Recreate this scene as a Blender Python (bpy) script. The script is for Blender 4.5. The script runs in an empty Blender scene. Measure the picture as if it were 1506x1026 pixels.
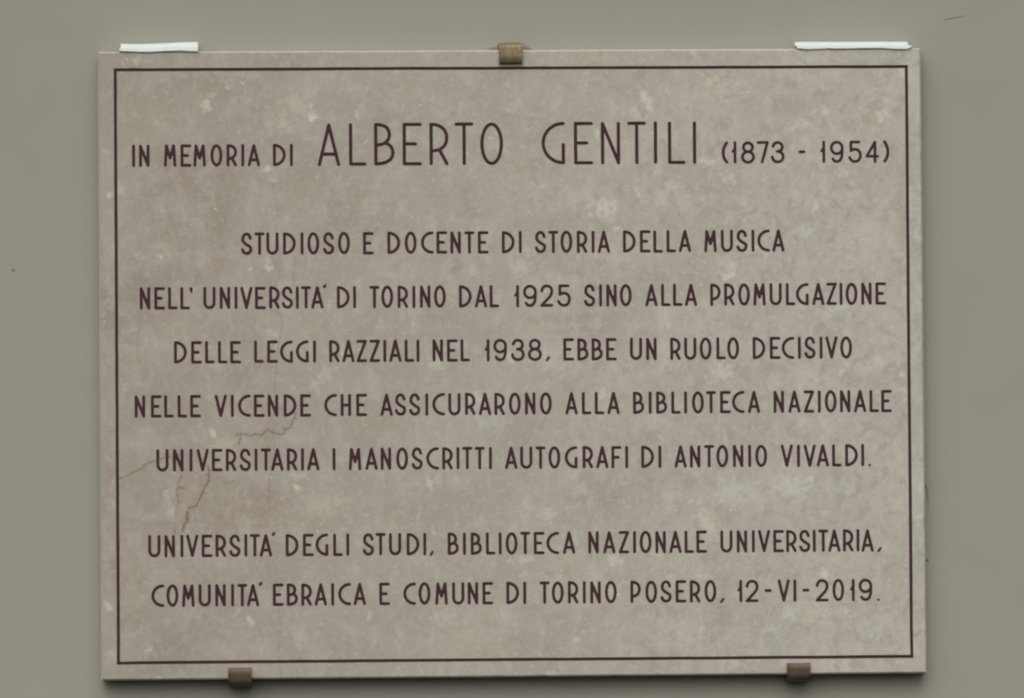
import bpy, bmesh, math, random
import numpy as np
from mathutils import Vector, Matrix
from mathutils.geometry import delaunay_2d_cdt

random.seed(7)
rng = np.random.default_rng(11)
scene = bpy.context.scene
COL = scene.collection
Z0 = 2.4                    # height of the plaque's centre above the pavement, metres

# ------------------------------------------------------------------ camera
cam_data = bpy.data.cameras.new("camera")
cam_data.sensor_width = 36.0
cam_data.lens = 7000.0 / 1506.0 * 36.0
cam_data.clip_start = 0.1
cam_data.clip_end = 200.0
cam = bpy.data.objects.new("camera", cam_data)
COL.objects.link(cam)
right = Vector((0.99936459, -0.03485597, -0.00744881))
up = Vector((0.00656353, -0.02544428, 0.99965469))
back = Vector((-0.03503346, -0.99906839, -0.02519934))
m = Matrix(((right.x, up.x, back.x, -0.2032027), (right.y, up.y, back.y, -5.7652843),
            (right.z, up.z, back.z, Z0 - 0.1285495), (0, 0, 0, 1)))
cam.matrix_world = m
scene.camera = cam

# ------------------------------------------------------------------ daylight (overcast)
SUN_EL, SUN_AZ = math.radians(46), math.radians(180 + 9)
world = bpy.data.worlds.new("World")
scene.world = world
world.use_nodes = True
wn = world.node_tree
bg = wn.nodes["Background"]
sky = wn.nodes.new("ShaderNodeTexSky")
sky.sky_type = 'NISHITA'
sky.sun_disc = False
sky.sun_elevation = SUN_EL
sky.sun_rotation = SUN_AZ
sky.air_density = 1.0
sky.dust_density = 4.0
wn.links.new(sky.outputs[0], bg.inputs[0])
bg.inputs[1].default_value = 0.10

sun_data = bpy.data.lights.new("sun", 'SUN')
sun_data.energy = 1.35
sun_data.angle = math.radians(70)
sun_data.color = (1.0, 0.97, 0.92)
sun = bpy.data.objects.new("sun", sun_data)
COL.objects.link(sun)
sd = Vector((math.sin(SUN_AZ) * math.cos(SUN_EL), math.cos(SUN_AZ) * math.cos(SUN_EL), math.sin(SUN_EL)))
sun.rotation_euler = sd.to_track_quat('Z', 'Y').to_euler()

vs = scene.view_settings
vs.view_transform = 'Standard'
vs.look = 'None'
vs.gamma = 1.0
vs.use_curve_mapping = False
vs.exposure = 0.0
scene.render.engine = 'CYCLES'
scene.cycles.max_bounces = 8
scene.cycles.pixel_filter_type = 'BLACKMAN_HARRIS'
scene.cycles.filter_width = 2.2

# engraved text: baseline z (mm), slope, words with the left edge of each letter in mm, large cut or small
LINES = [
    (240.27, 0.00046, [
        ('IN', [-459.4, -451.1], 0),
        ('MEMORIA', [-421.1, -400.9, -385.4, -364.7, -345.3, -327.4, -319.8], 0),
        ('DI', [-289.2, -268.6], 0),
        ('ALBERTO', [-235.0, -197.0, -166.6, -132.0, -99.4, -68.8, -37.8], 1),
        ('GENTILI', [36.6, 76.0, 108.8, 140.9, 173.2, 190.4, 220.7], 1),
        ('(1873', [255.8, 266.4, 279.2, 298.4, 315.6], 0),
        ('-', [349.4], 0),
        ('1954)', [374.7, 387.7, 409.9, 430.9, 452.7], 0),
    ]),
    (132.76, -0.00016, [
        ('STUDIOSO', [-328.5, -312.1, -297.8, -277.7, -256.4, -248.2, -229.3, -211.1], 0),
        ('E', [-180.8], 0),
        ('DOCENTE', [-151.3, -130.3, -110.7, -91.8, -74.9, -58.0, -41.6], 0),
        ('DI', [-12.5, 8.1], 0),
        ('STORIA', [27.6, 43.9, 58.7, 78.6, 96.5, 103.9], 0),
        ('DELLA', [134.6, 155.2, 171.6, 187.6, 202.5], 0),
        ('MUSICA', [233.5, 253.7, 272.6, 291.1, 298.2, 316.3], 0),
    ]),
    (67.42, 0.00059, [
        ("NELL'", [-451.2, -433.6, -416.9, -402.2, -390.7], 0),
        ('UNIVERSITA`', [-374.4, -354.6, -336.7, -329.7, -312.0, -294.8, -279.7, -262.5, -256.3, -244.0, -230.6], 0),
        ('DI', [-212.9, -193.2], 0),
        ('TORINO', [-173.5, -159.1, -139.4, -121.4, -112.3, -95.4], 0),
        ('DAL', [-65.0, -45.8, -27.8], 0),
        ('1925', [0.7, 12.8, 33.6, 54.1], 0),
        ('SINO', [86.7, 105.1, 113.8, 130.3], 0),
        ('ALLA', [161.2, 180.5, 195.0, 209.3], 0),
        ('PROMULGAZIONE', [240.2, 257.2, 274.2, 292.7, 312.5, 332.3, 344.6, 364.4, 381.8, 397.8, 405.2, 424.2, 441.6], 0),
    ]),
    (1.99, 0.00079, [
        ('DELLE', [-410.2, -389.5, -372.6, -357.1, -342.3], 0),
        ('LEGGI', [-313.4, -297.7, -282.1, -262.9, -242.1], 0),
        ('RAZZIALI', [-222.7, -206.8, -189.6, -173.8, -157.1, -150.0, -131.3, -116.9], 0),
        ('NEL', [-97.5, -80.0, -63.6], 0),
        ('1938,', [-35.6, -23.8, -2.4, 18.1, 39.3], 0),
        ('EBBE', [61.1, 78.2, 95.5, 113.0], 0),
        ('UN', [142.1, 161.8], 0),
        ('RUOLO', [191.0, 208.0, 226.9, 247.2, 260.4], 0),
        ('DECISIVO', [291.3, 312.2, 326.7, 346.5, 354.3, 372.9, 380.0, 398.0], 0),
    ]),
    (-63.25, 0.00067, [
        ('NELLE', [-458.0, -438.4, -422.4, -406.2, -391.0], 0),
        ('VICENDE', [-361.5, -341.9, -333.2, -314.1, -297.4, -278.1, -258.1], 0),
        ('CHE', [-229.0, -209.2, -190.3], 0),
        ('ASSICURARONO', [-161.1, -143.6, -126.4, -106.7, -98.2, -78.8, -58.6, -41.9, -23.0, -5.4, 14.1, 32.2], 0),
        ('ALLA', [63.1, 83.2, 98.8, 114.1], 0),
        ('BIBLIOTECA', [145.3, 164.3, 173.3, 191.8, 207.4, 217.0, 234.1, 251.1, 265.6, 284.9], 0),
        ('NAZIONALE', [316.2, 334.1, 352.9, 370.2, 378.6, 397.1, 414.1, 433.1, 447.4], 0),
    ]),
    (-128.7, 0.00014, [
        ('UNIVERSITARIA', [-432.2, -412.1, -392.2, -383.7, -365.2, -348.4, -331.7, -313.7, -306.0, -293.7, -274.7, -257.5, -250.2], 0),
        ('I', [-219.4], 0),
        ('MANOSCRITTI', [-199.8, -179.8, -161.2, -142.4, -123.9, -106.0, -86.6, -69.4, -62.4, -47.3, -30.0], 0),
        ('AUTOGRAFI', [-10.6, 7.8, 26.4, 42.1, 61.8, 83.5, 99.9, 118.5, 135.3], 0),
        ('DI', [154.7, 175.6], 0),
        ('ANTONIO', [195.0, 213.9, 231.1, 246.1, 266.2, 284.8, 293.4], 0),
        ('VIVALDI.', [324.4, 344.2, 352.3, 368.1, 386.9, 402.8, 422.4, 430.8], 0),
    ]),
    (-232.23, 0.00036, [
        ('UNIVERSITA`', [-442.6, -423.0, -403.7, -396.8, -378.1, -361.4, -344.9, -326.6, -320.0, -308.1, -294.4], 0),
        ('DEGLI', [-276.7, -255.9, -240.7, -219.3, -203.4], 0),
        ('STUDI,', [-183.6, -168.0, -151.8, -130.5, -110.3, -103.3], 0),
        ('BIBLIOTECA', [-80.8, -62.3, -52.9, -34.5, -19.0, -10.6, 7.0, 23.5, 38.8, 58.8], 0),
        ('NAZIONALE', [89.6, 107.6, 126.5, 144.0, 152.0, 171.1, 187.9, 206.5, 220.8], 0),
        ('UNIVERSITARIA,', [250.0, 269.9, 288.4, 295.8, 314.4, 330.1, 345.7, 362.5, 369.1, 381.2, 399.2, 415.7, 421.6, 440.6], 0),
    ]),
    (-292.22, -2e-05, [
        ('COMUNITA`', [-439.1, -420.9, -402.1, -382.2, -362.1, -342.9, -335.6, -324.0, -310.3], 0),
        ('EBRAICA', [-292.6, -275.8, -258.2, -242.2, -222.1, -213.6, -195.1], 0),
        ('E', [-164.0], 0),
        ('COMUNE', [-135.0, -116.5, -96.3, -75.8, -57.0, -39.1], 0),
        ('DI', [-10.2, 10.3], 0),
        ('TORINO', [30.1, 44.9, 64.4, 82.5, 91.6, 109.3], 0),
        ('POSERO,', [140.2, 158.3, 176.7, 195.1, 212.4, 230.2, 248.8], 0),
        ('12-VI-2019.', [268.9, 280.1, 303.5, 319.2, 338.4, 349.3, 365.3, 385.9, 405.7, 417.7, 440.0], 0),
    ]),
]

# ------------------------------------------------------------------ materials
def new_mat(name):
    mt = bpy.data.materials.new(name)
    mt.use_nodes = True
    nt = mt.node_tree
    return mt, nt, nt.nodes["Principled BSDF"]

def node(nt, kind, **kw):
    n = nt.nodes.new(kind)
    for k, v in kw.items():
        setattr(n, k, v)
    return n

def noise(nt, vec, scale, detail=4, rough=0.55, dist=0.0):
    n = node(nt, "ShaderNodeTexNoise")
    n.inputs["Scale"].default_value = scale
    n.inputs["Detail"].default_value = detail
    n.inputs["Roughness"].default_value = rough
    n.inputs["Distortion"].default_value = dist
    nt.links.new(vec, n.inputs["Vector"])
    return n.outputs["Fac"]

def remap(nt, val, a, b, c, d, clamp=True):
    n = node(nt, "ShaderNodeMapRange", clamp=clamp)
    n.inputs[1].default_value = a
    n.inputs[2].default_value = b
    n.inputs[3].default_value = c
    n.inputs[4].default_value = d
    nt.links.new(val, n.inputs[0])
    return n.outputs[0]

def mix(nt, fac, a, b, blend='MIX'):
    n = node(nt, "ShaderNodeMix", data_type='RGBA', blend_type=blend)
    for sock, v in ((n.inputs[0], fac), (n.inputs[6], a), (n.inputs[7], b)):
        if isinstance(v, (int, float)):
            sock.default_value = v
        elif isinstance(v, tuple):
            sock.default_value = (*v, 1)
        else:
            nt.links.new(v, sock)
    return n.outputs[2]

def bump(nt, val, strength, dist, bsdf):
    n = node(nt, "ShaderNodeBump")
    n.inputs["Strength"].default_value = strength
    n.inputs["Distance"].default_value = dist
    nt.links.new(val, n.inputs["Height"])
    nt.links.new(n.outputs[0], bsdf.inputs["Normal"])

def coords(nt, scale=(1, 1, 1)):
    t = node(nt, "ShaderNodeTexCoord")
    mp = node(nt, "ShaderNodeMapping")
    mp.inputs["Scale"].default_value = scale
    nt.links.new(t.outputs["Object"], mp.inputs["Vector"])
    return mp.outputs[0]

# painted plaster wall
MW, nt, b = new_mat("painted_plaster")
v = coords(nt)
c1 = mix(nt, remap(nt, noise(nt, v, 1.6, 3), .32, .68, 0, 1), (0.327, 0.337, 0.285), (0.354, 0.356, 0.302))
c2 = mix(nt, remap(nt, noise(nt, v, 14, 4, .5, .4), .35, .68, 0, .30), c1, (0.366, 0.346, 0.303))
c3 = mix(nt, remap(nt, noise(nt, v, 6, 3, .5, .4), .52, .75, 0, .30), c2, (0.294, 0.326, 0.275))
nt.links.new(c3, b.inputs["Base Color"])
b.inputs["Roughness"].default_value = 0.82
b.inputs["Specular IOR Level"].default_value = 0.25
bump(nt, mix(nt, .35, noise(nt, v, 90, 4, .6), noise(nt, v, 420, 2, .6)), .10, .002, b)

# limestone slab: colour attribute "mottle" carries the stone's own large patches and cracks
MS, nt, b = new_mat("botticino_stone")
v = coords(nt)
vst = coords(nt, (1.0, 1.0, .6))
at = node(nt, "ShaderNodeAttribute", attribute_name="mottle")
base = at.outputs["Color"]
n_big = noise(nt, v, 24, 7, .66, .7)
k1 = mix(nt, remap(nt, n_big, .38, .66, 0, .25), base, (0.375, 0.332, 0.268))
k2 = mix(nt, remap(nt, noise(nt, v, 26, 7, .66, .5), .46, .68, 0, .46), k1, (0.51, 0.50, 0.44))
sx_ = node(nt, "ShaderNodeSeparateXYZ")
nt.links.new(v, sx_.inputs[0])
lean = remap(nt, sx_.outputs[0], -.45, .25, .35, 1.0)      # the right half of the stone is more broken up
def times(a, b_):
    q = node(nt, "ShaderNodeMath", operation='MULTIPLY')
    nt.links.new(a, q.inputs[0])
    nt.links.new(b_, q.inputs[1])
    return q.outputs[0]
k2 = mix(nt, times(lean, remap(nt, noise(nt, v, 52, 5, .6, .5), .50, .64, 0, .50)), k2, (0.345, 0.325, 0.270))
k2 = mix(nt, times(lean, remap(nt, noise(nt, vst, 46, 6, .62, .3), .53, .66, 0, .55)), k2, (0.58, 0.572, 0.502))
k3 = mix(nt, remap(nt, noise(nt, vst, 11, 5, .6, .4), .48, .66, 0, .20), k2, (0.41, 0.425, 0.36))
k4 = mix(nt, remap(nt, noise(nt, v, 85, 5, .72, .6), .55, .70, 0, .36), k3, (0.59, 0.59, 0.51))
k4 = mix(nt, times(lean, remap(nt, noise(nt, v, 118, 6, .75, .4), .54, .64, 0, .46)), k4, (0.63, 0.63, 0.55))
k4 = mix(nt, times(lean, remap(nt, noise(nt, v, 96, 6, .75, .2), .54, .64, 0, .40)), k4, (0.36, 0.33, 0.28))
k5 = mix(nt, remap(nt, noise(nt, v, 120, 5, .7, .3), .60, .76, 0, .50), k4, (0.27, 0.235, 0.19))
# small pale shell flecks gathered in drifts
drift = remap(nt, noise(nt, v, 14, 2), .44, .60, 0.25, 1)
fleck = remap(nt, noise(nt, v, 210, 3, .6, .8), .655, .715, 0, .85)
mm = node(nt, "ShaderNodeMath", operation='MULTIPLY')
nt.links.new(drift, mm.inputs[0])
nt.links.new(fleck, mm.inputs[1])
k6 = mix(nt, mm.outputs[0], k5, (0.72, 0.71, 0.60))
# the cracks' own brown filling, strongest where the attribute's alpha is high
k6 = mix(nt, at.outputs["Alpha"], k6, mix(nt, noise(nt, v, 60, 3), (0.10, 0.070, 0.050), (0.17, 0.120, 0.085)))
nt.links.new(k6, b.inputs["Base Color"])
b.inputs["Roughness"].default_value = 0.55
b.inputs["Specular IOR Level"].default_value = 0.25
bump(nt, noise(nt, v, 160, 5, .65), .06, .001, b)

# paint laid in the cut letters
MP, nt, b = new_mat("letter_paint")
v = coords(nt)
pc = mix(nt, remap(nt, noise(nt, v, 60, 3), .35, .65, 0, 1), (0.068, 0.024, 0.036), (0.055, 0.023, 0.027))
nt.links.new(pc, b.inputs["Base Color"])
b.inputs["Roughness"].default_value = 0.7
b.inputs["Specular IOR Level"].default_value = 0.2

# aged bronze
def bronze(name, ca, cb):
    mt, nt, b = new_mat(name)
    v = coords(nt, (1, 1, .35))
    pc = mix(nt, remap(nt, noise(nt, v, 170, 4, .6, .5), .36, .64, 0, 1), ca, cb)
    pc = mix(nt, remap(nt, noise(nt, v, 700, 2), .55, .7, 0, .4), pc, (0.10, 0.07, 0.05))
    nt.links.new(pc, b.inputs["Base Color"])
    b.inputs["Metallic"].default_value = 0.45
    b.inputs["Roughness"].default_value = 0.5
    bump(nt, noise(nt, v, 400, 3), .2, .0006, b)
    return mt
MB = bronze("aged_brass", (0.20, 0.15, 0.085), (0.27, 0.215, 0.12))
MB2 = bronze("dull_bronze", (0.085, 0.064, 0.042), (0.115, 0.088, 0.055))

MT, nt, b = new_mat("white_tape")
v = coords(nt)
nt.links.new(mix(nt, noise(nt, v, 60, 3), (0.60, 0.68, 0.655), (0.69, 0.76, 0.735)), b.inputs["Base Color"])
b.inputs["Roughness"].default_value = 0.45
bump(nt, noise(nt, v, 140, 3), .25, .001, b)

def flat_mat(name, col, rough=.85):
    mt, nt, b = new_mat(name)
    v = coords(nt)
    c = tuple(x * 1.18 for x in col)
    nt.links.new(mix(nt, noise(nt, v, 120, 4), col, c), b.inputs["Base Color"])
    b.inputs["Roughness"].default_value = rough
    return mt
MM = flat_mat("grey_mortar", (0.185, 0.182, 0.145))
MSC = flat_mat("scuffed_paint", (0.265, 0.268, 0.222))
MD = flat_mat("dark_mark", (0.16, 0.15, 0.12))
MH = flat_mat("grey_thread", (0.25, 0.24, 0.22))

# ------------------------------------------------------------------ helpers
def link(o, parent=None):
    COL.objects.link(o)
    if parent:
        o.parent = parent
    return o

def mesh_obj(name, verts, faces, mat, parent=None, smooth=False):
    me = bpy.data.meshes.new(name)
    me.from_pydata([tuple(map(float, v)) for v in verts], [], faces)
    me.materials.append(mat)
    me.update()
    if smooth:
        me.shade_smooth()
    return link(bpy.data.objects.new(name, me), parent)

def tag(o, label=None, cat=None, group=None, kind=None):
    for k, v in (("label", label), ("category", cat), ("group", group), ("kind", kind)):
        if v:
            o[k] = v
    return o

MMT = 0.001   # millimetres to metres

# ------------------------------------------------------------------ the wall
def build_wall():
    nx, nz = 150, 150
    W, Hh, T = 3.2, 3.2, 0.25
    xs = np.linspace(-W / 2, W / 2, nx)
    zs = np.linspace(-Hh / 2, Hh / 2, nz)
    X, Zm = np.meshgrid(xs, zs)
    ph = rng.uniform(0, 6.28, (10, 2))
    fr = rng.uniform(1.2, 7.5, (10, 2)) * rng.choice([-1, 1], (10, 2))
    D = np.zeros_like(X)
    for i in range(10):
        D += np.sin(X * fr[i, 0] + Zm * fr[i, 1] + ph[i, 0]) * 0.0009 / (1 + .25 * i)
    D -= D.mean()
    D = np.clip(D, -.0012, .0012)
    vs_ = [(X[j, i], D[j, i], Zm[j, i]) for j in range(nz) for i in range(nx)]
    fs = [(j * nx + i, j * nx + i + 1, (j + 1) * nx + i + 1, (j + 1) * nx + i) for j in range(nz - 1) for i in range(nx - 1)]
    n0 = len(vs_)
    vs_ += [(-W / 2, T, -Hh / 2), (W / 2, T, -Hh / 2), (W / 2, T, Hh / 2), (-W / 2, T, Hh / 2)]
    fs.append((n0 + 3, n0 + 2, n0 + 1, n0))
    bot = list(range(nx)); top = [(nz - 1) * nx + i for i in range(nx)]
    lef = [j * nx for j in range(nz)]; rig = [j * nx + nx - 1 for j in range(nz)]
    fs.append(tuple(bot[::-1] + [n0, n0 + 1]))
    fs.append(tuple(top + [n0 + 2, n0 + 3]))
    fs.append(tuple(lef + [n0 + 3, n0]))
    fs.append(tuple(rig[::-1] + [n0 + 1, n0 + 2]))
    o = mesh_obj("plaster_wall", vs_, fs, MW, smooth=False)
    for p in o.data.polygons[:(nx - 1) * (nz - 1)]:
        p.use_smooth = True
    o.location = (0, WALL_Y, Z0)
    tag(o, "smooth plastered wall painted grey green behind the stone plaque", "wall")
    return o

WALL_Y = 0.0285
wall = build_wall()

def ribbon(name, pts, w, mat, parent, y=-.0014, h=.0004):
    """small raised line on the wall; pts in mm on the plaque's plane coordinates"""
    P = [Vector((x * MMT, z * MMT)) for x, z in pts]
    vs_, fs = [], []
    for i, q in enumerate(P):
        t = (P[min(i + 1, len(P) - 1)] - P[max(i - 1, 0)]).normalized()
        n = Vector((-t.y, t.x))
        e = math.sin(math.pi * (i + .35) / (len(P) - .3))
        hw = w * MMT * .5 * max(.25, e)
        for s, yy in ((-1, y + h + .001), (-.6, y), (.6, y), (1, y + h + .001)):
            vs_.append((q.x + n.x * hw * s, yy, q.y + n.y * hw * s))
    for i in range(len(P) - 1):
        for k in range(3):
            a = i * 4 + k
            fs.append((a, a + 1, a + 5, a + 4))
    return mesh_obj(name, vs_, fs, mat, parent)

ribbon("scratch", [(532, 417.3), (538, 418.8), (545, 420.3), (551, 421.2), (557, 422.2)], 1.3, MSC, wall)
ribbon("hair_crack", [(500.5, -151), (503, -151.6), (505, -154), (506.4, -159), (506.8, -166), (508.2, -171)], .8, MH, wall)

def lump(name, outline, h, mat, parent, y0=-.001):
    """low irregular mound on the wall from an outline in mm"""
    c = np.mean(outline, 0)
    rings = [(1.0, 0.0), (.86, .55), (.6, .9), (.3, 1.0)]
    vs_, fs = [], []
    n = len(outline)
    for s, k in rings:
        for q in outline:
            x, z = c + (np.array(q) - c) * s
            vs_.append((x * MMT, y0 + .002 - (h * MMT + .002) * k * (1 if k == 0 else random.uniform(.8, 1.1)), z * MMT))
    for r in range(len(rings) - 1):
        for i in range(n):
            a, bq = r * n + i, r * n + (i + 1) % n
            fs.append((a, bq, bq + n, a + n))
    vs_.append((c[0] * MMT, y0 - h * MMT, c[1] * MMT))
    for i in range(n):
        fs.append(((len(rings) - 1) * n + i, (len(rings) - 1) * n + (i + 1) % n, len(vs_) - 1))
    return mesh_obj(name, vs_, fs, mat, parent, smooth=True)

def blob(cx, cz, rx, rz, n=14, j=.2):
    return [(cx + rx * math.cos(a) * random.uniform(1 - j, 1 + j), cz + rz * math.sin(a) * random.uniform(1 - j, 1 + j))
            for a in [i * 2 * math.pi / n for i in range(n)]]
lump("pit", blob(-605.5, 117.8, 1.4, 1.4), .3, MD, wall)
lump("paint_spot", blob(505.6, -243.5, 1.7, 1.3), .3, MD, wall)
lump("mortar_patch", [(x_, z_ + 2.6) for x_, z_ in [(-31, 381.5), (-24, 383.5), (-17, 386), (-14.5, 389), (-10, 388.6), (-4, 390.6), (-1, 391.2),
                      (6, 389.5), (12, 390.5), (17, 387.5), (21, 386), (25, 383.5), (29, 381), (20, 374), (0, 370), (-20, 374)]], 1.5, MM, wall)

# ------------------------------------------------------------------ stroke font
R_ = 1.0
def arc(cx, cy, rx, ry, a0, a1, n=22):
    return [(cx + rx * math.cos(math.radians(a0 + (a1 - a0) * i / n)), cy + ry * math.sin(math.radians(a0 + (a1 - a0) * i / n)), R_)
            for i in range(n + 1)]

def bez(*p, n=10):
    out = []
    k = 0
    while k + 3 < len(p):
        p0, p1, p2, p3 = p[k:k + 4]
        for i in range(n + 1):
            t = i / n
            out.append(tuple((1 - t) ** 3 * p0[d] + 3 * t * (1 - t) ** 2 * p1[d] + 3 * t * t * (1 - t) * p2[d] + t ** 3 * p3[d]
                             for d in (0, 1)) + (R_,))
        k += 3
    return out

def pl(*p):
    return [(q[0], q[1], q[2] if len(q) > 2 else R_) for q in p]

GL = {
    'A': [pl((0, 0), (.5, 1), (1, 0)), pl((.13, .26), (.87, .26))],
    'B': [pl((0, 0), (0, 1)), bez((0, 1), (.5, 1), (.80, .93), (.80, .73), (.80, .58), (.5, .475), (0, .475)),
          bez((.55, .53), (.85, .49), (1, .40), (1, .28), (1, .09), (.6, 0), (0, 0))],
    'C': [arc(1, .5, 1, .5, 90, 270)],
    'D': [pl((0, 0), (0, 1)), arc(0, .5, 1, .5, 90, -90)],
    'E': [pl((1, 1), (0, 1), (0, 0), (1, 0)), pl((0, .505), (.70, .505))],
    'F': [pl((1, 1), (0, 1), (0, 0)), pl((0, .5), (.76, .5))],
    'G': [arc(1, .5, 1, .5, 90, 270), pl((1, 0), (1, .46))],
    'H': [pl((0, 0), (0, 1)), pl((1, 0), (1, 1)), pl((0, .5), (1, .5))],
    'I': [pl((0, 0), (0, 1))],
    'L': [pl((0, 1), (0, 0), (1, 0))],
    'M': [pl((0, 0), (.12, 1), (.5, .36), (.88, 1), (1, 0))],
    'N': [pl((0, 0), (0, 1), (1, 0), (1, 1))],
    'O': [arc(.5, .5, .5, .5, 0, 360, 44)],
    'P': [pl((0, 0), (0, 1)), bez((0, 1), (.6, 1), (1, .88), (1, .64), (1, .4), (.6, .27), (0, .27))],
    'R': [pl((0, 0), (0, 1)), bez((0, 1), (.6, 1), (1, .88), (1, .65), (1, .44), (.6, .325), (0, .325)), pl((.52, .36), (1, 0))],
    'S': [bez((.95, .77), (.86, .92), (.74, 1), (.5, 1), (.22, 1), (.04, .88), (.04, .73), (.04, .6), (.2, .55), (.5, .45),
              (.85, .37), (1, .34), (1, .235), (1, .09), (.80, 0), (.5, 0), (.24, 0), (.08, .07), (0, .2))],
    'T': [pl((0, 1), (1, 1)), pl((.5, 0), (.5, 1))],
    'U': [pl((0, 1), (0, .27)), arc(.5, .27, .5, .27, 180, 360), pl((1, .27), (1, 1))],
    'V': [pl((0, 1), (.5, 0), (1, 1))],
    'Z': [pl((0, 1), (1, 1), (0, 0), (1, 0))],
    '0': [arc(.5, .5, .5, .5, 0, 360, 44)],
    '1': [pl((1, 0), (1, 1)), pl((1, .72), (0, .515, .45)), pl((0, .515, .45), (1, .56))],
    '2': [bez((.02, .74), (.06, .91), (.24, 1), (.5, 1), (.80, 1), (1, .88), (1, .73), (1, .62), (.92, .55), (.82, .45)),
          pl((.82, .45), (0, 0), (1, 0))],
    '3': [bez((.08, .80), (.14, .93), (.28, 1), (.5, 1), (.78, 1), (.93, .88), (.93, .76), (.93, .62), (.75, .54), (.46, .54)),
          bez((.46, .54), (.82, .54), (1, .42), (1, .27), (1, .1), (.8, 0), (.5, 0), (.22, 0), (.04, .09), (0, .26))],
    '4': [pl((.76, 0), (.76, 1), (0, .27), (1, .27))],
    '5': [pl((.88, 1), (.13, 1), (.13, .56)), bez((.13, .56), (.25, .61), (.36, .63), (.5, .63), (.80, .63), (1, .5), (1, .33),
                                                  (1, .12), (.8, 0), (.5, 0), (.25, 0), (.1, .07), (0, .21))],
    '7': [pl((0, 1), (1, 1), (.42, 0))],
    '8': [arc(.5, .77, .41, .23, 0, 360, 36), arc(.5, .27, .5, .27, 0, 360, 40)],
    '9': [arc(.5, .70, .5, .30, 0, 360, 40), bez((1, .70), (1, .3), (.95, 0), (.5, 0), (.32, 0), (.2, .05), (.13, .14))],
    '(': [bez((1, 1), (.25, .8), (0, .65), (0, .5), (0, .3), (.25, .15), (1, 0))],
    ')': [bez((0, 1), (.75, .8), (1, .65), (1, .5), (1, .3), (.75, .15), (0, 0))],
    '-': [pl((0, .51), (1, .51))],
    ',': [pl((1, .10, .8), (.4, 0, .85), (0, -.05, .75))],
    '.': [pl((0, -.01, .85), (.01, -.01, .85))],
    "'": [pl((.5, .985, 1.15), (.55, .93, 1.0), (.25, .80, .35), (0, .74, .15))],
    '`': [pl((0, 1.09, .6), (.2, 1.04, .95), (.5, 1.06, .95), (.8, 1.12, .6), (1.05, 1.19, .25))],
}
# ink widths in mm for the small and the large cut
WS = dict(A=15.2, B=13.7, C=15.6, D=15.7, E=13.2, F=12.4, G=15.7, H=12.8, I=3.6, L=11.7, M=15.3, N=12.9, O=14.6, P=12.9,
          R=12.9, S=13.8, T=12.4, U=15.0, V=15.0, Z=12.9)
WS.update({'0': 14.4, '1': 7.4, '2': 16.0, '3': 16.8, '4': 16.8, '5': 16.8, '7': 15.0, '8': 17.2, '9': 16.9,
           '(': 8.0, ')': 7.6, '-': 8.6, ',': 6.2, '.': 3.4, "'": 3.4, '`': 6.6})
WBG = dict(A=27.4, L=21.2, B=24.9, E=23.4, R=23.1, T=23.0, O=27.8, G=28.6, N=23.5, I=4.2)

def sdf_loops(strokes, step):
    """outline of a union of variable-width strokes: signed distance sampled on a grid, then marching squares"""
    allp = np.array([q for s in strokes for q in s])
    pad = allp[:, 2].max() + 3 * step
    x0, y0 = allp[:, 0].min() - pad, allp[:, 1].min() - pad
    nx = int((allp[:, 0].max() + pad - x0) / step) + 2
    ny = int((allp[:, 1].max() + pad - y0) / step) + 2
    X, Y = np.meshgrid(x0 + np.arange(nx) * step, y0 + np.arange(ny) * step)
    F = np.full(X.shape, 1e9)
    for s in strokes:
        for (ax, ay, ar), (bx, by, br) in zip(s[:-1], s[1:]):
            dx, dy = bx - ax, by - ay
            L2 = dx * dx + dy * dy + 1e-12
            t = np.clip(((X - ax) * dx + (Y - ay) * dy) / L2, 0, 1)
            F = np.minimum(F, np.hypot(X - ax - t * dx, Y - ay - t * dy) - (ar + (br - ar) * t))
    F[np.abs(F) < 1e-7] = 1e-7
    ins = F < 0
    seg = {}
    def ptx(j, i):   # crossing on horizontal edge (j,i)-(j,i+1)
        t = F[j, i] / (F[j, i] - F[j, i + 1]); return (x0 + (i + t) * step, y0 + j * step)
    def pty(j, i):
        t = F[j, i] / (F[j, i] - F[j + 1, i]); return (x0 + i * step, y0 + (j + t) * step)
    code = ins[:-1, :-1] * 1 + ins[:-1, 1:] * 2 + ins[1:, 1:] * 4 + ins[1:, :-1] * 8
    pts = {}
    js, is_ = np.nonzero((code > 0) & (code < 15))
    TAB = {1: [(3, 0)], 2: [(0, 1)], 3: [(3, 1)], 4: [(1, 2)], 5: [(3, 2), (1, 0)], 6: [(0, 2)], 7: [(3, 2)], 8: [(2, 3)],
           9: [(2, 0)], 10: [(0, 3), (2, 1)], 11: [(2, 1)], 12: [(1, 3)], 13: [(1, 0)], 14: [(0, 3)]}
    for j, i in zip(js, is_):
        ek = [('h', j, i), ('v', j, i + 1), ('h', j + 1, i), ('v', j, i)]
        for a, b_ in TAB[int(code[j, i])]:
            seg[ek[a]] = ek[b_]
            for e in (ek[a], ek[b_]):
                if e not in pts:
                    pts[e] = ptx(e[1], e[2]) if e[0] == 'h' else pty(e[1], e[2])
    loops = []
    while seg:
        st, nx_ = seg.popitem()
        lp = [pts[st]]
        while nx_ != st:
            lp.append(pts[nx_])
            nx_ = seg.pop(nx_)
        loops.append(simplify(lp, step * .16))
    return loops

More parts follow.
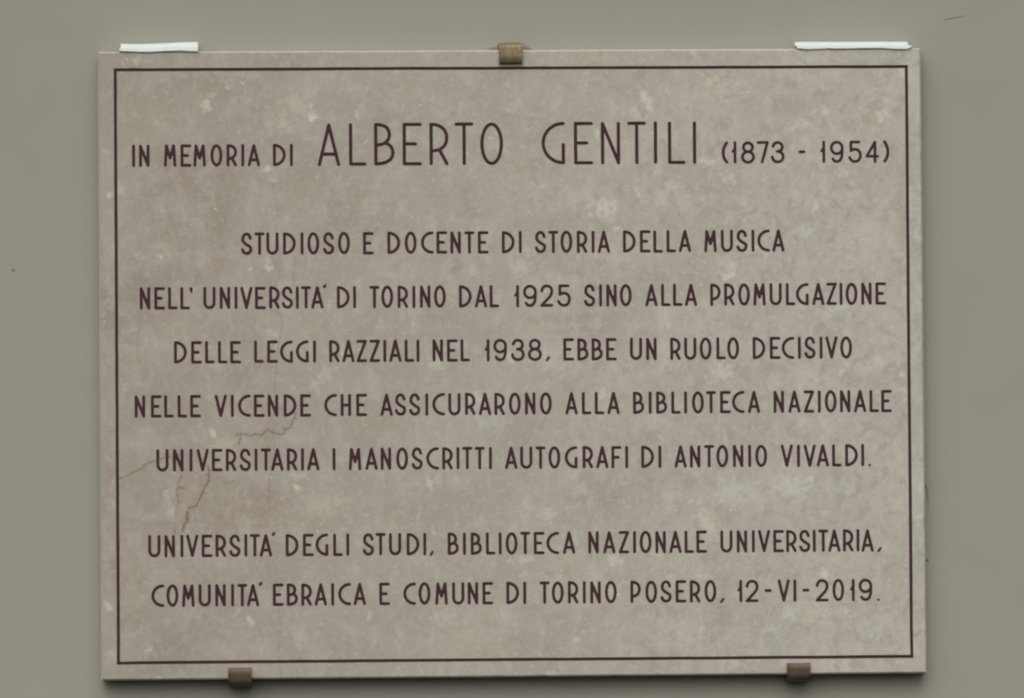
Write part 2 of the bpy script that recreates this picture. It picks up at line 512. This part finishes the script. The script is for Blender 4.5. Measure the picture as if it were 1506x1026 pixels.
def simplify(lp, tol):
    P = np.array(lp)
    k = int(np.argmax(np.hypot(*(P - P[0]).T)))
    def dp(a, b_):
        if b_ - a < 2:
            return [a]
        A, B = Q[a], Q[b_]
        d = B - A
        L = np.hypot(*d) + 1e-9
        e = np.abs(d[0] * (Q[a + 1:b_, 1] - A[1]) - d[1] * (Q[a + 1:b_, 0] - A[0])) / L
        j = int(np.argmax(e))
        if e[j] < tol:
            return [a]
        return dp(a, a + 1 + j) + dp(a + 1 + j, b_)
    Q = np.vstack([P, P[:1]])
    idx = dp(0, k) + dp(k, len(P))
    return [tuple(P[i]) for i in idx]

_cache = {}
def glyph(ch, big):
    key = (ch, big)
    if key not in _cache:
        H_, r, W_ = (51.9, 2.08, WBG[ch]) if big else (27.3, 1.87, WS[ch])
        if ch in '1234578902' and not big:
            r = 1.8
        sx, sy = max(W_ - 2 * r, 0), H_ - 2 * r
        st = [[(r + q[0] * sx, r + q[1] * sy, r * q[2]) for q in s] for s in GL[ch]]
        _cache[key] = sdf_loops(st, .42)
    return _cache[key]

# ------------------------------------------------------------------ the plaque
plaque = link(bpy.data.objects.new("memorial_plaque", None))
plaque.location = (0, 0, Z0)
tag(plaque, "pale beige stone memorial plaque with engraved dark lettering and border line", "plaque")
HX, HZ, CH, DEPTH, CUT = 500.0, 380.25, 2.1, 25.0, 1.1

def border_loops():
    outer = [(-481.2, 359.9), (483.9, 359.7), (483.9, -361.6), (-481.1, -361.4)]
    def side(inset):
        c = [(-481.1 + inset, 359.9 - inset), (483.9 - inset, 359.7 - inset), (483.9 - inset, -361.5 + inset), (-481.1 + inset, -361.3 + inset)]
        out = []
        for k in range(4):
            a, b_ = np.array(c[k]), np.array(c[(k + 1) % 4])
            n = int(np.hypot(*(b_ - a)) // 22)
            for i in range(n):
                p = a + (b_ - a) * i / n
                if i:
                    p = p + wob[k][i] + rng.uniform(-.07, .07, 2)
                out.append(tuple(p))
        return out
    wob = [np.cumsum(rng.normal(0, .07, (60, 2)), 0) for _ in range(4)]
    for w_ in wob:
        w_ -= np.linspace(0, 1, 60)[:, None] * w_[-1]
        np.clip(w_, -.35, .35, out=w_)
    return side(0.0), side(3.8)

# cracks (mm on the face) with strength and width
CRACKS = [
    (.75, 1.1, [(-477.3, -137.0), (-466.7, -132.6), (-458.8, -128.7), (-450.0, -124.8), (-443.4, -118.7), (-434.1, -115.3), (-423.5, -112.2), (-412.0, -109.3), (-405.0, -108.4)]),
    (.85, 1.1, [(-262.9, -58.3), (-267.0, -68.9), (-270.1, -75.9), (-274.2, -79.1), (-277.1, -77.6), (-278.9, -85.2), (-286.9, -83.7), (-293.0, -81.9), (-296.0, -78.4), (-301.0, -81.9), (-305.4, -85.7), (-311.5, -84.1), (-317.7, -86.2), (-323.0, -84.4), (-330.0, -83.4), (-335.3, -85.1)]),
    (.8, 1.2, [(-329.2, -85.2), (-331.0, -90.5), (-332.8, -96.6)]),
    (.9, 1.2, [(-369.9, -124.6), (-368.2, -135.1), (-370.0, -142.2), (-375.3, -151.0), (-379.8, -161.5), (-384.2, -170.3), (-393.1, -172.8), (-395.7, -180.7), (-394.0, -186.0), (-398.4, -193.1), (-399.9, -199.2)]),
    (.6, 2.6, [(-369.9, -122), (-367.8, -127), (-369.5, -133)]),
    (.7, 3.0, [(-394.5, -178), (-395.5, -184), (-394.5, -189)]),
    (.6, 2.4, [(-398.0, -190), (-400, -197), (-401, -201)]),
    (.4, .9, [(-391.0, -122.6), (-388.4, -127.9), (-384.0, -131)]),
    (.65, 1.2, [(-403.0, -134.9), (-407.0, -148.1), (-407.4, -154.2), (-405.7, -166.6)]),
    (.25, 1.2, [(-405.7, -166.6), (-408.9, -175.4), (-408.6, -184.2)]),
    (.7, 2.6, [(-404.5, -148.3), (-401.5, -147.6), (-398.8, -149.2)]),
    (.6, 1.6, [(-410.8, -197.4), (-410.3, -202.5)]),
    (0.22, 1.4, [(-288.7, -95.2), (-290.5, -105.8), (-294.2, -126.9), (-296.1, -144.5), (-296.2, -162.1), (-295.4, -176.2)]),
    (.35, 1.5, [(-349.5, -142.3), (-344, -142.8), (-340.1, -141.5)]),
    (0.19, 1.2, [(-290.9, 227.2), (-287.8, 207.9), (-283.9, 191.8), (-283.2, 179.0), (-285.7, 164.5)]),
    (0.22, 1.1, [(-289.9, 130.8), (-288.3, 121.2), (-282.0, 113.1), (-282.0, 105.1), (-286.1, 98.7), (-285, 66.1)]),
    (0.25, .9, [(-262.6, 130.7), (-265.1, 116.2), (-265.7, 98.5)]),
    (0.28, 1.2, [(-285.0, 66.1), (-278.7, 53.2), (-281.4, 35.2), (-285.3, 17.3), (-286.7, -3.3), (-289.5, -34.1)]),
    (.35, 1.1, [(-373.2, 115.5), (-382.2, 107.8), (-383.6, 97.5)]),
    (0.15, 1.4, [(-449.1, 56.9), (-453.9, 33.8), (-453.3, 3.0)]),
    (.5, 1.2, [(484.5, -334.5), (490, -331.5), (493.5, -329)]),
    (.3, 1.0, [(272.0, 176.5), (281, 179), (292, 180.5), (299, 185)]),
    (0.19, 1.1, [(-285, -300), (-283, -322), (-286, -343), (-284, -378)]),
]
# patches of the stone: x, z (px of the survey), radius x/z px, tilt deg, amount, kind (l light, w white-blue, b brown, g green-grey, p pinkish)
PATCHES = [
    (404, 440, 7, 70, 4, .30, 'p'), (402, 620, 9, 60, 3, .32, 'p'), (398, 760, 12, 50, 0, .28, 'b'), (330, 300, 10, 90, 3, .26, 'b'), (268, 740, 12, 46, 12, .34, 'p'),
    (160, 640, 6, 40, 0, .35, 'p'), (245, 350, 8, 70, 0, .22, 'b'), (560, 190, 9, 60, 0, .20, 'b'), (480, 470, 8, 80, 2, .18, 'p'), (215, 560, 7, 60, 0, .22, 'b'),
    (304, 158, 6, 9, 0, .55, 'l'), (312, 142, 7, 4, 0, .30, 'l'), (337, 130, 5, 4, 0, .35, 'l'), (460, 173, 6, 7, 20, .8, 'l'), (457, 157, 3, 3, 0, .55, 'l'),
    (436, 155, 16, 12, 30, .28, 'l'), (420, 185, 14, 9, 45, .25, 'l'), (393, 250, 7, 4, -10, .6, 'l'), (399, 266, 4, 2.4, 20, .6, 'l'),
    (526, 173, 4, 4, 0, .5, 'l'), (179, 280, 4, 8, 0, .4, 'l'), (163, 291, 2.5, 3, 0, .7, 'l'), (205, 92, 6, 5, 0, .4, 'l'),
    (950, 148, 5, 18, -28, .55, 'w'), (933, 168, 6, 12, -35, .45, 'w'), (875, 197, 5, 6, 0, .7, 'l'), (1208, 163, 9, 9, 0, .6, 'w'), (1277, 138, 9, 9, 0, .35, 'w'),
    (1177, 185, 22, 4, -18, .35, 'l'), (1095, 136, 6, 2, 0, .5, 'l'), (1050, 125, 14, 12, 20, .25, 'l'), (884, 306, 17, 12, 0, .50, 'w'), (840, 290, 10, 18, 0, .2, 'w'),
    (1069, 263, 9, 8, 30, .6, 'w'), (1040, 238, 14, 5, 5, .45, 'l'), (965, 250, 7, 12, 0, .3, 'w'), (1238, 254, 9, 6, 0, .45, 'l'), (980, 280, 16, 6, -50, .3, 'l'),
    (936, 285, 10, 3, 60, .35, 'l'), (1254, 283, 10, 8, -30, .3, 'w'), (1296, 170, 8, 9, 0, .5, 'l'), (1300, 145, 5, 4, 0, .4, 'l'), (1305, 107, 9, 14, 20, .18, 'p'),
    (1196, 306, 4, 9, 20, .4, 'l'), (1065, 406, 9, 6, -10, .6, 'w'), (1075, 392, 10, 7, 0, .3, 'l'), (974, 470, 14, 12, 0, .38, 'w'), (1056, 548, 15, 13, 0, .45, 'w'),
    (1295, 530, 22, 8, -12, .35, 'w'), (1302, 537, 6, 5, 0, .5, 'l'), (1323, 551, 4, 7, 0, .75, 'l'), (1325, 575, 10, 4, 15, .5, 'w'), (1235, 548, 9, 3, -45, .45, 'l'),
    (1020, 450, 22, 5, -15, .25, 'l'), (905, 338, 7, 4, 0, .5, 'l'), (820, 530, 22, 16, 0, .25, 'w'), (745, 525, 6, 10, -20, .4, 'w'), (640, 534, 10, 9, 0, .4, 'l'),
    (770, 370, 10, 8, 0, .28, 'w'), (763, 395, 14, 9, 0, .30, 'w'), (693, 400, 8, 8, 0, .25, 'w'), (575, 408, 10, 4, 30, .35, 'l'), (396, 395, 7, 4, 10, .5, 'l'),
    (393, 384, 5, 4, 0, .45, 'l'), (368, 397, 2.5, 2.5, 0, .7, 'l'), (238, 378, 2.5, 2.5, 0, .8, 'l'), (245, 368, 12, 8, 30, .2, 'l'), (400, 490, 12, 4, 10, .4, 'l'),
    (478, 550, 9, 12, 30, .35, 'w'), (463, 567, 8, 8, 0, .35, 'w'), (312, 637, 5, 5, 0, .65, 'l'), (330, 655, 14, 10, 0, .2, 'l'), (436, 715, 4, 4, 0, .8, 'l'),
    (438, 700, 12, 6, 10, .35, 'l'), (470, 740, 30, 20, 0, .18, 'l'), (251, 752, 5, 9, 0, .4, 'l'), (245, 730, 4, 8, 0, .3, 'l'), (655, 710, 30, 8, 0, .15, 'l'),
    (1080, 722, 30, 16, -10, .28, 'w'), (1160, 720, 26, 16, 10, .28, 'w'), (1190, 706, 4, 4, 0, .5, 'l'), (1030, 760, 8, 26, -25, .35, 'l'), (1203, 757, 8, 6, 0, .4, 'l'),
    (1240, 720, 14, 10, 20, .3, 'w'), (1350, 765, 5, 7, 0, .5, 'l'), (1352, 710, 4, 22, 0, .4, 'w'), (1157, 901, 10, 10, 0, .5, 'w'), (1208, 843, 7, 6, 0, .5, 'l'),
    (1238, 898, 7, 5, 0, .35, 'l'), (1130, 920, 10, 14, 0, .3, 'w'), (1190, 905, 20, 12, -15, .25, 'l'), (1073, 975, 8, 9, 0, .35, 'w'), (1000, 930, 26, 18, 0, .22, 'w'),
    (1290, 930, 30, 18, 0, .2, 'w'), (368, 911, 4, 6, -45, .6, 'l'), (160, 890, 7, 4, 35, .65, 'l'), (163, 958, 6, 5, 0, .4, 'w'), (230, 993, 4, 3, 0, .7, 'l'),
    (220, 953, 4, 2.5, -20, .6, 'l'), (540, 907, 2.5, 7, 10, .5, 'l'), (440, 935, 10, 14, 0, .25, 'l'), (630, 710, 5, 9, 0, .3, 'l'), (800, 756, 14, 9, 30, .3, 'w'),
    (635, 780, 3, 9, 0, .4, 'l'), (900, 822, 9, 8, 30, .45, 'w'), (765, 824, 12, 5, -15, .35, 'l'), (842, 940, 4, 4, 0, .5, 'l'), (650, 905, 14, 12, 0, .22, 'w'),
    (720, 620, 20, 14, 0, .22, 'w'), (700, 585, 12, 9, 0, .3, 'l'), (882, 580, 5, 9, 30, .4, 'l'), (950, 620, 16, 10, 0, .22, 'w'), (1225, 455, 20, 12, -20, .28, 'w'),
    (1180, 340, 14, 9, 0, .32, 'w'), (1250, 378, 9, 4, 0, .3, 'w'), (1332, 490, 3, 22, 0, .3, 'l'), (1345, 350, 3, 14, 0, .3, 'l'), (1325, 100, 12, 7, -20, .3, 'l'),
    (375, 745, 46, 26, -25, .42, 'b'), (330, 760, 20, 24, 0, .30, 'b'), (285, 700, 22, 40, 0, .30, 'b'), (300, 720, 16, 30, 20, .25, 'b'), (158, 710, 10, 36, 0, .50, 'b'),
    (172, 830, 7, 22, 0, .55, 'b'), (190, 915, 14, 12, 30, .40, 'b'), (300, 870, 10, 26, 0, .22, 'b'), (372, 600, 50, 18, 0, .22, 'b'), (400, 540, 10, 60, 8, .20, 'b'),
    (360, 140, 30, 20, 30, .28, 'b'), (330, 120, 60, 18, 0, .20, 'b'), (270, 260, 60, 50, 0, .22, 'b'), (320, 330, 16, 60, 5, .24, 'b'), (250, 90, 8, 12, 0, .35, 'b'),
    (430, 90, 12, 12, 0, .35, 'b'), (560, 330, 26, 36, 0, .25, 'b'), (685, 293, 6, 22, 0, .35, 'p'), (620, 465, 26, 12, 0, .28, 'b'), (668, 390, 6, 30, 0, .25, 'p'),
    (500, 300, 30, 40, 0, .22, 'b'), (235, 430, 26, 60, 0, .22, 'b'), (160, 450, 8, 40, 0, .25, 'b'), (470, 720, 14, 12, 0, .25, 'p'), (840, 470, 24, 12, 0, .18, 'b'),
    (1180, 150, 50, 14, -10, .16, 'b'), (1280, 180, 12, 22, 0, .18, 'b'), (1060, 290, 26, 50, 15, .16, 'b'), (1070, 145, 6, 5, 0, .3, 'b'), (1325, 320, 8, 60, 0, .2, 'b'),
    (900, 730, 50, 20, -10, .18, 'b'), (1050, 870, 14, 30, 0, .22, 'b'), (1060, 910, 10, 20, 0, .22, 'b'), (690, 715, 60, 8, 0, .16, 'b'), (1195, 838, 6, 8, 0, .35, 'g'),
    (230, 180, 40, 50, 0, .22, 'g'), (195, 140, 14, 30, 0, .25, 'g'), (215, 640, 50, 60, 10, .28, 'g'), (220, 870, 50, 30, 0, .28, 'g'), (440, 260, 40, 40, 0, .22, 'g'),
    (150, 560, 8, 60, 0, .28, 'g'), (270, 1000, 80, 10, 0, .2, 'g'), (540, 620, 50, 40, 0, .2, 'g'), (600, 780, 120, 30, 0, .22, 'g'), (720, 220, 30, 50, 0, .2, 'g'),
    (980, 430, 60, 20, 0, .18, 'g'), (780, 960, 120, 24, 0, .2, 'g'), (650, 130, 80, 20, 0, .2, 'g'), (450, 775, 50, 20, 0, .25, 'g'), (1100, 600, 60, 24, 0, .15, 'g'),
]
KCOL = {'l': (.69, .685, .57), 'w': (.64, .66, .60), 'b': (.318, .255, .208), 'g': (.345, .355, .285), 'p': (.36, .275, .225)}

def px_to_mm(x, y):
    # survey photograph pixels to the stone face, affine with a slight keystone
    u, w_ = (x - 753) / 1506, (y - 513) / 1026
    return ((x - 751.9) * .8285 + 3.6 * (y - 533) / -925 - u * w_ * 6, (534.6 - y) * .8265 - (x - 753) * .0050 + u * w_ * 5)

def stone_colour(P):
    x, z = P[:, 0], P[:, 1]
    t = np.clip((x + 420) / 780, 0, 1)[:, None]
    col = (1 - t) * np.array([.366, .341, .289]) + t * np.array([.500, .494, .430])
    lo = np.zeros(len(x))
    r2 = np.random.default_rng(5)
    for i in range(14):
        f = r2.uniform(.008, .05, 2) * r2.choice([-1, 1], 2)
        lo += np.sin(x * f[0] + z * f[1] + r2.uniform(0, 6.28)) * .012
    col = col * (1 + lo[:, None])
    for px, py, rx, rz, tilt, amt, kind in PATCHES:
        cx_, cz_ = px_to_mm(px, py)
        a = math.radians(tilt)
        dx, dz = (x - cx_), (z - cz_)
        u = (dx * math.cos(a) - dz * math.sin(a)) / (rx * .83)
        w_ = (dx * math.sin(a) + dz * math.cos(a)) / (rz * .83)
        wob = .26 * np.sin(x * .5 + z * .23 + px) + .24 * np.sin(z * .62 - x * .31 + py) + .2 * np.sin(x * 1.3 + z * 1.1 + px) + .16 * np.sin(z * 1.7 - x * .9)
        d = np.sqrt(u * u + w_ * w_) + wob
        soft = .35 if kind in 'lw' else .8
        f = np.clip((1 + soft * .5 - d) / soft, 0, 1)
        f = (f * f * (3 - 2 * f) * min(.95, amt * ((1.2 if px < 600 else 1.6) if kind in 'lw' else (1.1 if px < 900 else 1.6))))[:, None]
        col = col * (1 - f) + np.array(KCOL[kind]) * f
    crack = np.zeros(len(x))
    for s, wdt, pts in CRACKS:
        P_ = np.array(pts)
        dmin = np.full(len(x), 1e9)
        box = (x > P_[:, 0].min() - 5) & (x < P_[:, 0].max() + 5) & (z > P_[:, 1].min() - 5) & (z < P_[:, 1].max() + 5)
        xb, zb = x[box], z[box]
        if not len(xb):
            continue
        db = np.full(len(xb), 1e9)
        for (ax, az), (bx, bz) in zip(P_[:-1], P_[1:]):
            dx, dz = bx - ax, bz - az
            tt = np.clip(((xb - ax) * dx + (zb - az) * dz) / (dx * dx + dz * dz), 0, 1)
            db = np.minimum(db, np.hypot(xb - ax - tt * dx, zb - az - tt * dz))
        vary = .75 + .35 * np.sin(xb * 1.1 + zb * .9) + .2 * np.sin(zb * 2.3)
        f = np.clip(1.5 - db / (wdt * .62), 0, 1) * min(1, s * 1.1) * np.clip(vary, .35, 1.0)
        crack[box] = np.maximum(crack[box], f)
        halo = np.clip(1 - db / (wdt * 3.0), 0, 1)[:, None] * s * .30
        col[box] = col[box] * (1 - halo) + np.array([.30, .215, .165]) * halo
    return np.c_[col, crack]

def cdt(verts, faces):
    """constrained triangulation; every loop is turned counter-clockwise so that 'inside' is its inside"""
    fixed = []
    for f in faces:
        a = sum(verts[i][0] * verts[j][1] - verts[j][0] * verts[i][1] for i, j in zip(f, f[1:] + f[:1]))
        fixed.append(f if a > 0 else f[::-1])
    faces = fixed
    return delaunay_2d_cdt([Vector(v) for v in verts], [], faces, 0, 1e-5)

def build_slab():
    verts, faces = [], []
    isgly = []
    # outer edge of the flat face, slightly uneven
    fx, fz = HX - CH, HZ - CH
    rim = []
    for a, b_ in (((-fx, -fz), (fx, -fz)), ((fx, -fz), (fx, fz)), ((fx, fz), (-fx, fz)), ((-fx, fz), (-fx, -fz))):
        n = int(math.hypot(b_[0] - a[0], b_[1] - a[1]) // 6)
        for i in range(n):
            t = i / n
            p = [a[0] + (b_[0] - a[0]) * t, a[1] + (b_[1] - a[1]) * t]
            if i:
                k = random.choice([.05, .05, .1, .25]) * random.random() * 1.6
                p[0] *= 1 - k / HX
                p[1] *= 1 - k / HZ
            rim.append(tuple(p))
    faces.append(list(range(len(rim))))
    verts += rim
    isgly.append(0)
    words = []
    for base, slope, ws in LINES:
        for text, xs, big in ws:
            wl = []
            for ch, x in zip(text, xs):
                jz = random.gauss(0, .12)
                for lp in glyph(ch, big):
                    L = [(px + x, pz + base + slope * x + jz) for px, pz in lp]
                    faces.append(list(range(len(verts), len(verts) + len(L))))
                    isgly.append(1)
                    verts += L
                    wl.append(L)
            words.append((text, wl))
    bo, bi = border_loops()
    for L in (bo, bi):
        faces.append(list(range(len(verts), len(verts) + len(L))))
        isgly.append(1)
        verts += L
    nrim = len(rim)
    # interior sample points carrying the stone's patches and cracks
    pts = []
    g = 5.0
    for i, x in enumerate(np.arange(-fx + 3, fx - 2, g)):
        for z in np.arange(-fz + 3, fz - 2, g):
            pts.append((x + random.uniform(-1, 1), z + (g / 2 if i % 2 else 0) + random.uniform(-1, 1)))
    for px, py, rx, rz, tilt, amt, kind in PATCHES:
        if kind in 'lw' and max(rx, rz) < 16:
            cx_, cz_ = px_to_mm(px, py)
            rr = max(rx, rz) * .83 * 1.25
            st = max(1.3, rr / 5)
            for x in np.arange(-rr, rr, st):
                for z in np.arange(-rr, rr, st):
                    pts.append((cx_ + x + random.uniform(-.2, .2), cz_ + z + random.uniform(-.2, .2)))
    for s, wdt, cp in CRACKS:
        for a, b_ in zip(cp[:-1], cp[1:]):
            a, b_ = np.array(a), np.array(b_)
            L = np.hypot(*(b_ - a))
            d = (b_ - a) / L
            n_ = np.array([-d[1], d[0]])
            for t in np.arange(0, L, .9):
                j = random.uniform(-.25, .25)
                for o_ in (-wdt * .85, -wdt * .3, wdt * .3, wdt * .85):
                    pts.append(tuple(a + d * t + n_ * (o_ + j)))
    pts = [p for p in pts if abs(p[0]) < fx - .8 and abs(p[1]) < fz - .8]
    allv = verts + pts
    out_v, out_e, out_f, _, _, of = cdt(allv, faces)
    gi = set(i for i, v_ in enumerate(isgly) if v_)
    keep = [tuple(f) for f, src in zip(out_f, of) if 0 in src and sum(1 for s_ in src if s_ in gi) % 2 == 0]
    V = np.array([(v_.x, v_.y) for v_ in out_v])
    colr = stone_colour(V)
    V3 = [(x * MMT, 0.0, z * MMT) for x, z in V]
    # keep faces wound to face -Y
    F3 = []
    for f in keep:
        a, b_, c = (V[k] for k in f[:3])
        area = (b_[0] - a[0]) * (c[1] - a[1]) - (c[0] - a[0]) * (b_[1] - a[1])
        F3.append(f if area > 0 else f[::-1])
    # chamfer and sides, from the rim outward
    n0 = len(V3)
    C3 = [tuple(c) for c in colr]
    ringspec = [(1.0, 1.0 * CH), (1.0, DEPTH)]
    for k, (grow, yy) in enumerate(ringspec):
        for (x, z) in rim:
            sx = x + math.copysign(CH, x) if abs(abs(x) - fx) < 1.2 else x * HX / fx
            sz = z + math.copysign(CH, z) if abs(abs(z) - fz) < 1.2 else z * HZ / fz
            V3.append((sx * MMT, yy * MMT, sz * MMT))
            C3.append((.52, .51, .445, 0))  # cut stone edge, colour lightened to strengthen the skylight on the top chamfer
    # rim vertices in the output: nearest match
    rimidx = []
    key = {(round(v_[0], 3), round(v_[1], 3)): i for i, v_ in enumerate(V)}
    for p in rim:
        q = (round(p[0], 3), round(p[1], 3))
        i = key.get(q)
        if i is None:
            i = int(np.argmin((V[:, 0] - p[0]) ** 2 + (V[:, 1] - p[1]) ** 2))
        rimidx.append(i)
    n = nrim
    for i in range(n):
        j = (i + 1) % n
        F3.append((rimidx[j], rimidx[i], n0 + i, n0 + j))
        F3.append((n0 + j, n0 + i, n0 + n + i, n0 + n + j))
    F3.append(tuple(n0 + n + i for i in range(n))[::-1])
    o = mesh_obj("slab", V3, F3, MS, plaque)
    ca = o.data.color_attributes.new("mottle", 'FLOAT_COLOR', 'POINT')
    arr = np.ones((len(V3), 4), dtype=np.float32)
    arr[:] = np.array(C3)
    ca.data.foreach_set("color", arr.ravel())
    o["label"] = "pale beige limestone slab with cracks and mottled patches"

    def cut(name, loops, label):
        """the painted sides and floor of an engraved cut"""
        vv = [p for L in loops for p in L]
        ff, k = [], 0
        for L in loops:
            ff.append(list(range(k, k + len(L))))
            k += len(L)
        ov, oe, ofa, _, _, osrc = cdt(vv, ff)
        V_ = [(v_.x * MMT, CUT * MMT, v_.y * MMT) for v_ in ov]
        F_ = []
        for f, src in zip(ofa, osrc):
            if len(src) % 2 == 0:
                continue
            a, b_, c = (ov[q] for q in f[:3])
            area = (b_.x - a.x) * (c.y - a.y) - (c.x - a.x) * (b_.y - a.y)
            F_.append(tuple(f) if area > 0 else tuple(f)[::-1])
        for L in loops:
            k0 = len(V_)
            m_ = len(L)
            V_ += [(x * MMT, 0.00002, z * MMT) for x, z in L] + [(x * MMT, CUT * MMT, z * MMT) for x, z in L]
            for i in range(m_):
                j = (i + 1) % m_
                F_.append((k0 + i, k0 + j, k0 + m_ + j, k0 + m_ + i))
        c = mesh_obj(name, V_, F_, MP, plaque)
        c["label"] = label
    spelled = {'`': '´'}
    for text, wl in words:
        t = text.replace('`', '´')
        nm = "engraved_dash" if text == "-" else ("engraved_number" if text[0] in "1(" else "engraved_word")
        cut(nm, wl, "engraved dark brown text " + t if len(text) > 1 else "engraved dark brown character " + t)
    cut("border_line", [bo, bi], "thin engraved dark brown border line running round the text")
build_slab()

# ------------------------------------------------------------------ metal clips
def clip(name, x0, x1, z_lip, z_edge, up_, mat, label, tilt=0.0):
    """bent strip: arm runs out of the wall over the slab's edge, lip folds over its face.
    z_lip: free end of the lip, z_edge: outer face of the arm (mm); up_: +1 above the slab, -1 below"""
    s = up_
    th, r = 4.0, (6.0 if up_ > 0 else 9.5)
    yf = -6.2                              # front of the lip
    prof = [(31.0, z_edge), (yf + r, z_edge)]
    for k in range(1, 8):
        a = math.pi / 2 * k / 8
        prof.append((yf + r - r * math.sin(a), z_edge - s * (r - r * math.cos(a))))
    prof += [(yf, z_edge - s * r), (yf - .35, (z_edge - s * r + z_lip) / 2), (yf, z_lip + s * .9), (yf + .9, z_lip), (yf + th - .5, z_lip), (yf + th, z_lip + s * .5)]
    prof += [(yf + th, z_edge - s * 5.6), (yf + th + 1.2, z_edge - s * 4.2), (31.0, z_edge - s * 4.0)]
    n = len(prof)
    w = x1 - x0
    cols = [(x0, .6), (x0 + .35, .15), (x0 + .9, 0)] + [(x0 + w * q, 0) for q in (.25, .5, .75)] + [(x1 - .9, 0), (x1 - .35, .15), (x1, .6)]
    vs_ = []
    cyz = np.mean(prof[1:-1], 0)
    for i, (x, inset) in enumerate(cols):
        for j, (y, z) in enumerate(prof):
            nb0, nb1 = np.array(prof[max(j - 1, 0)]), np.array(prof[min(j + 1, n - 1)])
            t = nb1 - nb0
            t = t / (np.hypot(*t) + 1e-9)
            nn = np.array([-t[1], t[0]]) * s
            wob = random.uniform(-.06, .06)
            q = np.array([y, z]) - nn * inset * -1 if False else np.array([y, z]) + nn * (-inset + wob) * (1 if True else 0)
            vs_.append((x * MMT, q[0] * MMT, q[1] * MMT + (x - (x0 + x1) / 2) * MMT * tilt))
    fs = []
    for i in range(len(cols) - 1):
        for j in range(n):
            a, b_ = i * n + j, i * n + (j + 1) % n
            fs.append((a, b_, b_ + n, a + n))
    fs.append(tuple(range(n)))
    fs.append(tuple(range((len(cols) - 1) * n, len(cols) * n))[::-1])
    o = mesh_obj(name, vs_, fs, mat)
    bm = bmesh.new()
    bm.from_mesh(o.data)
    bmesh.ops.recalc_face_normals(bm, faces=bm.faces)
    bm.to_mesh(o.data)
    bm.free()
    for p in o.data.polygons:
        p.use_smooth = len(p.vertices) == 4
    o.location = (0, 0, Z0)
    tag(o, label, "clip", "metal clips holding the plaque to the wall")
    return o
clip("metal_clip", -14.2, 13.8, 363.9, 388.4, 1, MB, "light brown brass clip hooked over the top edge of the plaque", .01)
clip("metal_clip", -346.6, -318.8, -366.0, -389.6, -1, MB2, "dark bronze clip under the bottom edge, below the word COMUNITA", -.01)
clip("metal_clip", 329.6, 357.4, -366.2, -389.2, -1, MB2, "dark bronze clip under the bottom edge, below the date 12-VI-2019", .0)

# ------------------------------------------------------------------ scraps of white tape on the top edge
def strip(name, x0, x1, top_pts, low_pts, label, flap=0.0):
    """sheet leaning from the wall over the slab's top edge. top/low: (x, z mm above the slab top)"""
    n = 46
    def ev(pts, x):
        return float(np.interp(x, [p[0] for p in pts], [p[1] for p in pts]))
    # profile from the wall forward: (y, share of the height), then the front fold
    vs_, fs = [], []
    prof = [(.0268, 1.0), (.0260, .74), (.0240, .52), (.013, .40), (.003, .32), (-.0006, .24), (-.0009, .12), (-.0010, 0.0)]
    for i in range(n + 1):
        t = i / n
        x = x0 + (x1 - x0) * t
        zt, zl = ev(top_pts, t), ev(low_pts, t) + random.uniform(-.12, .12)
        for j, (y, k) in enumerate(prof):
            z = zl + (zt - zl) * k
            yy = y + (.0006 * math.sin(t * 17 + j) if 0 < j < 5 else 0) - (.0003 * (1 - k) * (1 + math.sin(t * 23)) if j > 5 else 0)
            xx = x + (1 - k) * flap * max(0, t - .5) * 2 - (1 - k) * .3 * max(0, .5 - t)
            vs_.append((xx * MMT, yy, (HZ + z) * MMT))
    m_ = len(prof)
    for i in range(n):
        for j in range(m_ - 1):
            a = i * m_ + j
            fs.append((a, a + 1, a + m_ + 1, a + m_))
    o = mesh_obj(name, vs_, fs, MT, smooth=True)
    sm = o.modifiers.new("thickness", 'SOLIDIFY')
    sm.thickness = .0006
    sm.offset = 0
    o.location = (0, 0, Z0)
    tag(o, label, "tape")
    return o
strip("tape_scrap", -474.0, -379.5,
      [(0, 12.0), (.1, 11.8), (.25, 11.4), (.5, 12.2), (.75, 13.2), (1, 13.8)],
      [(0, .2), (.1, -.4), (.35, -1.4), (.45, -1.2), (.6, -.2), (.8, -.1), (.95, -.7), (1, -1.2)],
      "short scrap of white tape on the top left edge of the plaque", 1.4)
strip("tape_scrap", 348.2, 487.5,
      [(0, 10.6), (.4, 10.4), (.8, 10.4), (1, 10.3)],
      [(0, -.4), (.05, -.7), (.10, -1.5), (.16, -1.1), (.20, -1.3), (.25, -.5), (.45, -.9), (.6, -.2), (.75, -.4), (.86, -1.5), (.95, -1.8), (1, .8)],
      "long scrap of white tape on the top right edge of the plaque", 1.6)
